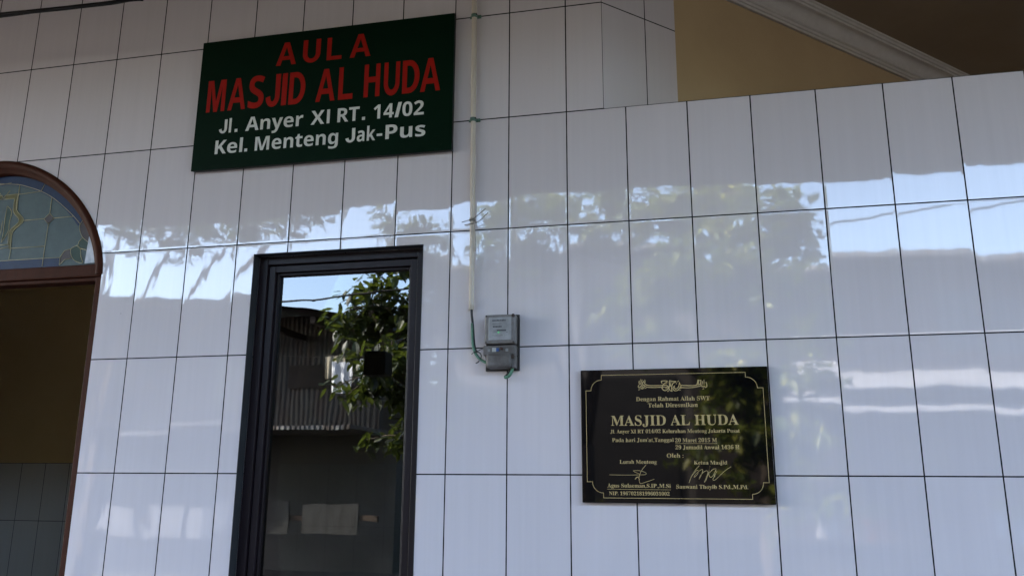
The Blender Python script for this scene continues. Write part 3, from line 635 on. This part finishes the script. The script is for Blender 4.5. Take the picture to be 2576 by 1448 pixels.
# tin house on the left
h1 = empty("tin_house", (-8, -9.6, 0), "timber and tin house with a deep rusty eave, reflected in the glass door", "house")
box_part("wall", h1, M_plast2, ((-13, -13, 0), (-4.1, -9.6, 2.2)))
box_part("upper_wall", h1, M_rust, ((-13, -12.8, 2.2), (-4.5, -9.75, 4.28)))
b = MB()
v = [(-13.4, -8.0, 4.62), (-6.2, -8.0, 4.22), (-3.9, -8.15, 3.86), (-13.4, -13.4, 5.1), (-6.2, -13.4, 4.7), (-3.9, -13.4, 4.3)]
for dz, rev in ((0, 0), (-.05, 1)):
    q = [b.bm.verts.new((x, y, z+dz)) for x, y, z in v]
    for i in ((0, 1, 4, 3), (1, 2, 5, 4)): b.bm.faces.new([q[k] for k in i])
part(b.build("roof", M_rust), h1)
for x in (-11, -9.6, -8.2, -7, -6.0, -5.1): box_part("rafter", h1, M_wood2, ((x, -9.74, 3.83), (x+.08, -8.2, 3.93)))
for x in (-6.35, -8.6): box_part("post", h1, M_wood2, ((x, -8.5, 0), (x+.1, -8.4, 3.95)))
window(h1, -7.7, 2.6, 1.1, .9, -9.75)
box_part("awning", h1, M_tin, ((-9.4, -9.6, 2.18), (-4.2, -7.9, 2.24)))
box_part("patched_panel", h1, M_brick, ((-6.2, -9.72, 3.0), (-4.8, -9.69, 3.4)))
# cloths on a line under the eave
M_cloth = simple('white cloth', (.70, .71, .73), .9, (.60, .62, .66), 4)
M_cloth2 = simple('beige cloth', (.45, .40, .30), .9, (.36, .32, .24), 4)
for nm, x0, x1, z0, z1, mt_, lb in (("white", -4.62, -4.26, 2.72, 3.20, M_cloth, "white cloth on the line nearest the tin house post"), ("beige", -4.86, -4.52, 2.98, 3.33, M_cloth2, "beige cloth hanging left of the white cloths"), ("white", -4.16, -3.80, 2.66, 3.24, M_cloth, "white cloth hanging at the far right of the line")):
    me = bpy.data.meshes.new("hanging_cloth"); n = 12
    vs = [(x0+(x1-x0)*i/n, -8.05-(.25 if nm == 'beige' else 0)+.05*math.sin(i*1.3+x0*7)*(1-j/9), z0+(z1-z0)*j/8) for j in range(9) for i in range(n+1)]
    me.from_pydata(vs, [], [(j*(n+1)+i, j*(n+1)+i+1, (j+1)*(n+1)+i+1, (j+1)*(n+1)+i) for j in range(8) for i in range(n)])
    tag(link("hanging_cloth", me, None, mt_), lb, "laundry", "laundry hanging across the lane")
tag(MB().tube(smooth_line([(-6.3, -8.1, 3.40), (-5, -8.12, 3.30), (-3.6, -8.1, 3.30), (-2.6, -8.1, 3.42)], 5), .006, 6).build("washing_line", M_black), "thin washing line tied between the house post and the tree", "washing line")
# grey house in the middle
h2 = empty("grey_house", (-1.2, -10.6, 0), "tall grey rendered house standing behind the leafy trees", "house")
box_part("wall", h2, M_plast, ((-3.75, -15, 0), (.7, -10.6, 5.2)))
box_part("roof", h2, M_tin, ((-3.95, -15.2, 5.2), (.9, -10.2, 5.28)))
window(h2, -2.9, 3.45, 1.2, 1.2, -10.6); window(h2, -.9, 3.45, 1.1, 1.2, -10.6)
box_part("shade_panel", h2, simple('dark shade colour', (.035, .03, .026), .7, (.022, .019, .017), 4, .002), ((-3.4, -10.64, .0), (.45, -10.55, 3.15)))  # dark panel painted in place of the shade low on this house front
# brown house on the right
h3 = empty("brown_house", (6, -10.2, 0), "long brown house with pale awnings across the lane on the right", "house")
box_part("wall", h3, M_brick, ((.703, -15, 0), (15, -10.2, 4.7)))
box_part("roof", h3, M_tin, ((.905, -15.2, 4.70), (15.2, -9.7, 4.79)))
for x in (2.0, 4.4, 6.9, 9.6): window(h3, x, 3.35, 1.2, .95, -10.2)
window(h3, 3.2, 1.0, 1.3, 1.2, -10.2)
box_part("door", h3, M_wood2, ((5.4, -10.22, 0), (6.35, -10.15, 2.1)))
def awning(x0, x1, y0, z0, y1, z1, m_):
    b = MB(); v = [b.bm.verts.new(p) for p in ((x0, y0, z0), (x1, y0, z0), (x1, y1, z1), (x0, y1, z1), (x0, y0, z0-.03), (x1, y0, z0-.03), (x1, y1, z1-.03), (x0, y1, z1-.03))]
    for f in ((0, 1, 2, 3), (7, 6, 5, 4), (0, 4, 5, 1), (1, 5, 6, 2), (2, 6, 7, 3), (3, 7, 4, 0)): b.bm.faces.new([v[k] for k in f])
    part(b.build("awning", m_), h3)
awning(2.2, 11.0, -10.2, 3.16, -9.55, 2.86, M_pale2)
awning(2.0, 5.6, -10.2, 2.72, -9.3, 2.48, M_pale2)
# low fence of sheets
fn = empty("sheet_fence", (-4.2, -7.6, 0), "low fence of pale corrugated sheets across the lane", "fence")
for k, (x0, x1, m_) in enumerate(((-8.0, -7.2, M_pale2), (-7.0, -6.5, M_pale2), (-6.35, -5.75, M_pale2), (-5.5, -4.95, M_pale), (-4.75, -3.9, M_pale))):
    box_part("sheet_panel", fn, m_, ((x0, -7.62, .72), (x1, -7.60, 1.12+.03*(k % 2))))
for z in (.9,): box_part("rail", fn, M_wood2, ((-8.3, -7.69, z), (-3.6, -7.63, z+.07)))
# trees
M_leaf = leaf_mat('mango leaf', (.011, .021, .007), (.019, .036, .009), (.045, .058, .013))
M_leaf2 = leaf_mat('yellow green leaf', (.06, .095, .018), (.16, .20, .035), (.34, .33, .06))
M_bark = simple('grey brown bark', (.10, .075, .055), .9, (.06, .045, .033), 9, .004)
def tree(label, base, clumps, mat, seed, per=34, ls=.15):
    rnd = random.Random(seed)
    root = empty("leafy_tree", base, label, "tree", "leafy trees across the lane")
    bx, by = base[0], base[1]
    tb = MB(); fork = Vector((bx+.1, by-.05, 1.9))
    tb.tube([(bx, by, -.05), (bx+.03, by, .5), (bx+.09, by-.03, 1.3), tuple(fork)], [.17, .13, .11, .095], 10)
    bm = bmesh.new()
    for (cx, cy, cz, rx, rz, nb) in clumps:
        c = Vector((cx, cy, cz)); mid = fork.lerp(c, .55)+Vector((rnd.uniform(-.15, .15), rnd.uniform(-.1, .1), .12))
        tb.tube(smooth_line([tuple(fork), tuple(mid), tuple(c)], 4), [.07-.05*i/8 for i in range(9)], 7)
        for _ in range(nb):
            while True:
                d = Vector((rnd.uniform(-1, 1), rnd.uniform(-1, 1), rnd.uniform(-1, 1)))
                if .15 < d.length < 1: break
            tip = c+Vector((d.x*rx, d.y*rx*.8, d.z*rz))
            tb.tube([tuple(c.lerp(tip, .1)), tuple(c.lerp(tip, .6)+Vector((0, 0, .04))), tuple(tip)], [.016, .010, .005], 5, cap=False)
            for k in range(per):
                f = rnd.random()**.6
                p = c.lerp(tip, .35+.65*f)+Vector((rnd.gauss(0, .085), rnd.gauss(0, .085), rnd.gauss(0, .07)))
                az = rnd.uniform(0, 6.283); el = rnd.uniform(-1.15, .25)
                ax = Vector((math.cos(az)*math.cos(el), math.sin(az)*math.cos(el), math.sin(el)))
                sd = ax.cross(Vector((rnd.gauss(0, .4), rnd.gauss(0, .4), 1))).normalized(); up = sd.cross(ax)
                l = ls*rnd.uniform(.6, 1.25); w = l*.21
                pr = [(0, 0, 0), (.3*l, w, .02*l), (.65*l, w*.85, 0), (l, 0, -.10*l), (.65*l, -w*.85, 0), (.3*l, -w, .02*l)]
                vv = [bm.verts.new(p+ax*a+sd*s+up*u) for a, s, u in pr]
                vm = bm.verts.new(p+ax*.45*l-up*.03*l)
                for i in range(6): bm.faces.new((vv[i], vv[(i+1) % 6], vm))
    part(tb.build("trunk", M_bark), root)
    me = bpy.data.meshes.new("crown"); bm.to_mesh(me); bm.free()
    part(link("crown", me, None, mat), root)
tree("dark leafy tree reflected in the right half of the glass door", (-2.6, -6.6, 0),
     [(-3.45, -6.6, 3.75, .7, .6, 20), (-2.7, -6.4, 4.3, .9, .7, 26), (-2.6, -6.7, 3.5, .8, .6, 24), (-1.8, -6.8, 3.6, .8, .8, 22), (-3.0, -6.2, 2.75, .9, .5, 22), (-1.5, -6.9, 4.4, .7, .5, 16), (-2.0, -6.1, 2.5, .6, .5, 14), (-2.8, -6.7, 2.0, .7, .4, 12)], M_leaf, 3, 34, .17)
tree("sunlit yellow green tree reflected in the tiles above the plaque", (1.45, -6.9, 0),
     [(1.1, -6.9, 4.95, .85, .45, 26), (2.0, -6.9, 4.6, .45, .55, 18), (.3, -7.0, 4.75, .7, .5, 22), (1.2, -6.8, 4.3, .9, .4, 20), (1.3, -6.5, 3.7, .95, .6, 26), (.2, -6.8, 3.3, .7, .5, 12), (1.9, -6.5, 3.3, .6, .55, 16), (.5, -6.5, 3.75, .6, .4, 12), (1.5, -6.2, 2.6, .8, .55, 20), (1.3, -6.0, 1.9, .8, .5, 18), (1.8, -6.0, 1.3, .6, .5, 12)], M_leaf2, 8, 34, .17)
tree("tall tree whose branches hang over the lane at the far left", (-7.6, -7.0, 0),
     [(-7.4, -6.7, 5.2, .9, .6, 14), (-6.3, -6.7, 5.0, .8, .42, 12), (-5.3, -6.7, 5.1, .8, .45, 12), (-4.4, -6.7, 5.15, .7, .42, 10), (-8.3, -6.8, 4.6, .7, .5, 10)], M_leaf, 21, 30, .16)
tree("slim tree with high thin branches behind the conduit reflection", (-.7, -7.1, 0),
     [(-1.0, -7.0, 5.0, .45, .4, 16), (-.15, -7.0, 5.15, .35, .3, 10), (-1.75, -7.0, 4.95, .5, .35, 14), (-.5, -7.1, 4.6, .6, .3, 12)], M_leaf2, 33, 28, .15)
# low garden wall; its pots are added as pale sunlit spots for the tiles
gw_ = empty("garden_wall", (2.8, -7.9, 0), "low grey rendered garden wall across the lane on the right", "wall")
box_part("wall", gw_, M_plast2, ((-.9, -8.0, 0), (9, -7.85, .72))); box_part("coping", gw_, M_plast, ((-.95, -8.05, .722), (9.05, -7.8, .78)), bev=.01)
def pot(x, mat, lb, h, r):
    t_ = empty("added_plant_pot", (x, -7.92, .78), lb, "plant pot")
    b = MB(); pr = [(r*.7, 0), (r*.92, h*.8), (r*1.05, h*.82), (r*1.05, h), (r*.9, h), (r*.85, h*.85)]; n = 16
    rg = [[b.bm.verts.new((x+q*math.cos(k*2*math.pi/n), -7.92+q*math.sin(k*2*math.pi/n), .781+z)) for k in range(n)] for q, z in pr]
    for a, c in zip(rg, rg[1:]):
        for k in range(n): b.bm.faces.new((a[k], a[(k+1) % n], c[(k+1) % n], c[k]))
    b.bm.faces.new(rg[0][::-1]); b.bm.faces.new(rg[-1])
    part(b.build("pot", mat), t_)
    bm = bmesh.new(); rnd = random.Random(int(x*50))
    for k in range(70):
        az = rnd.uniform(0, 6.28); el = rnd.uniform(.2, 1.5); l = rnd.uniform(.12, .34)
        ax = Vector((math.cos(az)*math.cos(el), math.sin(az)*math.cos(el), math.sin(el))); sd = ax.cross(Vector((.1, .2, 1))).normalized(); o_ = Vector((x, -7.92, .78+h*.9))
        bm.faces.new([bm.verts.new(o_+ax*a*l+sd*w*l+Vector((0, 0, -d*l))) for a, w, d in ((.05, 0, 0), (.5, .11, 0), (1, 0, .25), (.5, -.11, 0))])
    me = bpy.data.meshes.new("leaves"); bm.to_mesh(me); bm.free(); part(link("leaves", me, None, M_leaf2), t_)
pot(-.6, simple('pale pink pot', (.55, .36, .30), .7), "added pale pink plant pot at the near end of the garden wall", .30, .16)
pot(2.25, simple('white pot', (.68, .66, .64), .6), "added white plant pot standing on the garden wall by the leafy tree", .34, .2)
pot(2.95, simple('terracotta pot', (.42, .17, .09), .8), "added terracotta plant pot right of the white pot on the garden wall", .28, .15)
pot(4.4, simple('blue glazed pot', (.30, .40, .55), .3), "added pale blue plant pot standing alone farther along the garden wall", .30, .15)
# box hanging from the porch edge, utility wire over the lane
hb = empty("hanging_box", (-2.00, -3.4, 2.37), "small black box hanging from the porch edge, reflected in the glass door", "box")
box_part("box", hb, M_black, ((-2.10, -3.49, 2.360), (-1.90, -3.31, 2.575)), bev=.008)
part(MB().tube([(-2.0, -3.4, 2.57), (-2.0, -3.4, 3.0), (-2.0, -3.4, CEIL+.003)], .004, 8).build("hanger_rod", M_black), hb)
tag(MB().tube(smooth_line([(-16, -6, 4.1), (-9, -6, 3.74), (-4.3, -6, 3.695), (-3.535, -6, 3.7275), (2, -6, 4.15), (9, -6, 5.1), (14, -6, 6)], 8), .012, 7).build("utility_wire", M_black), "thin black wire over the lane, crossing the sky in the door pane", "wire")
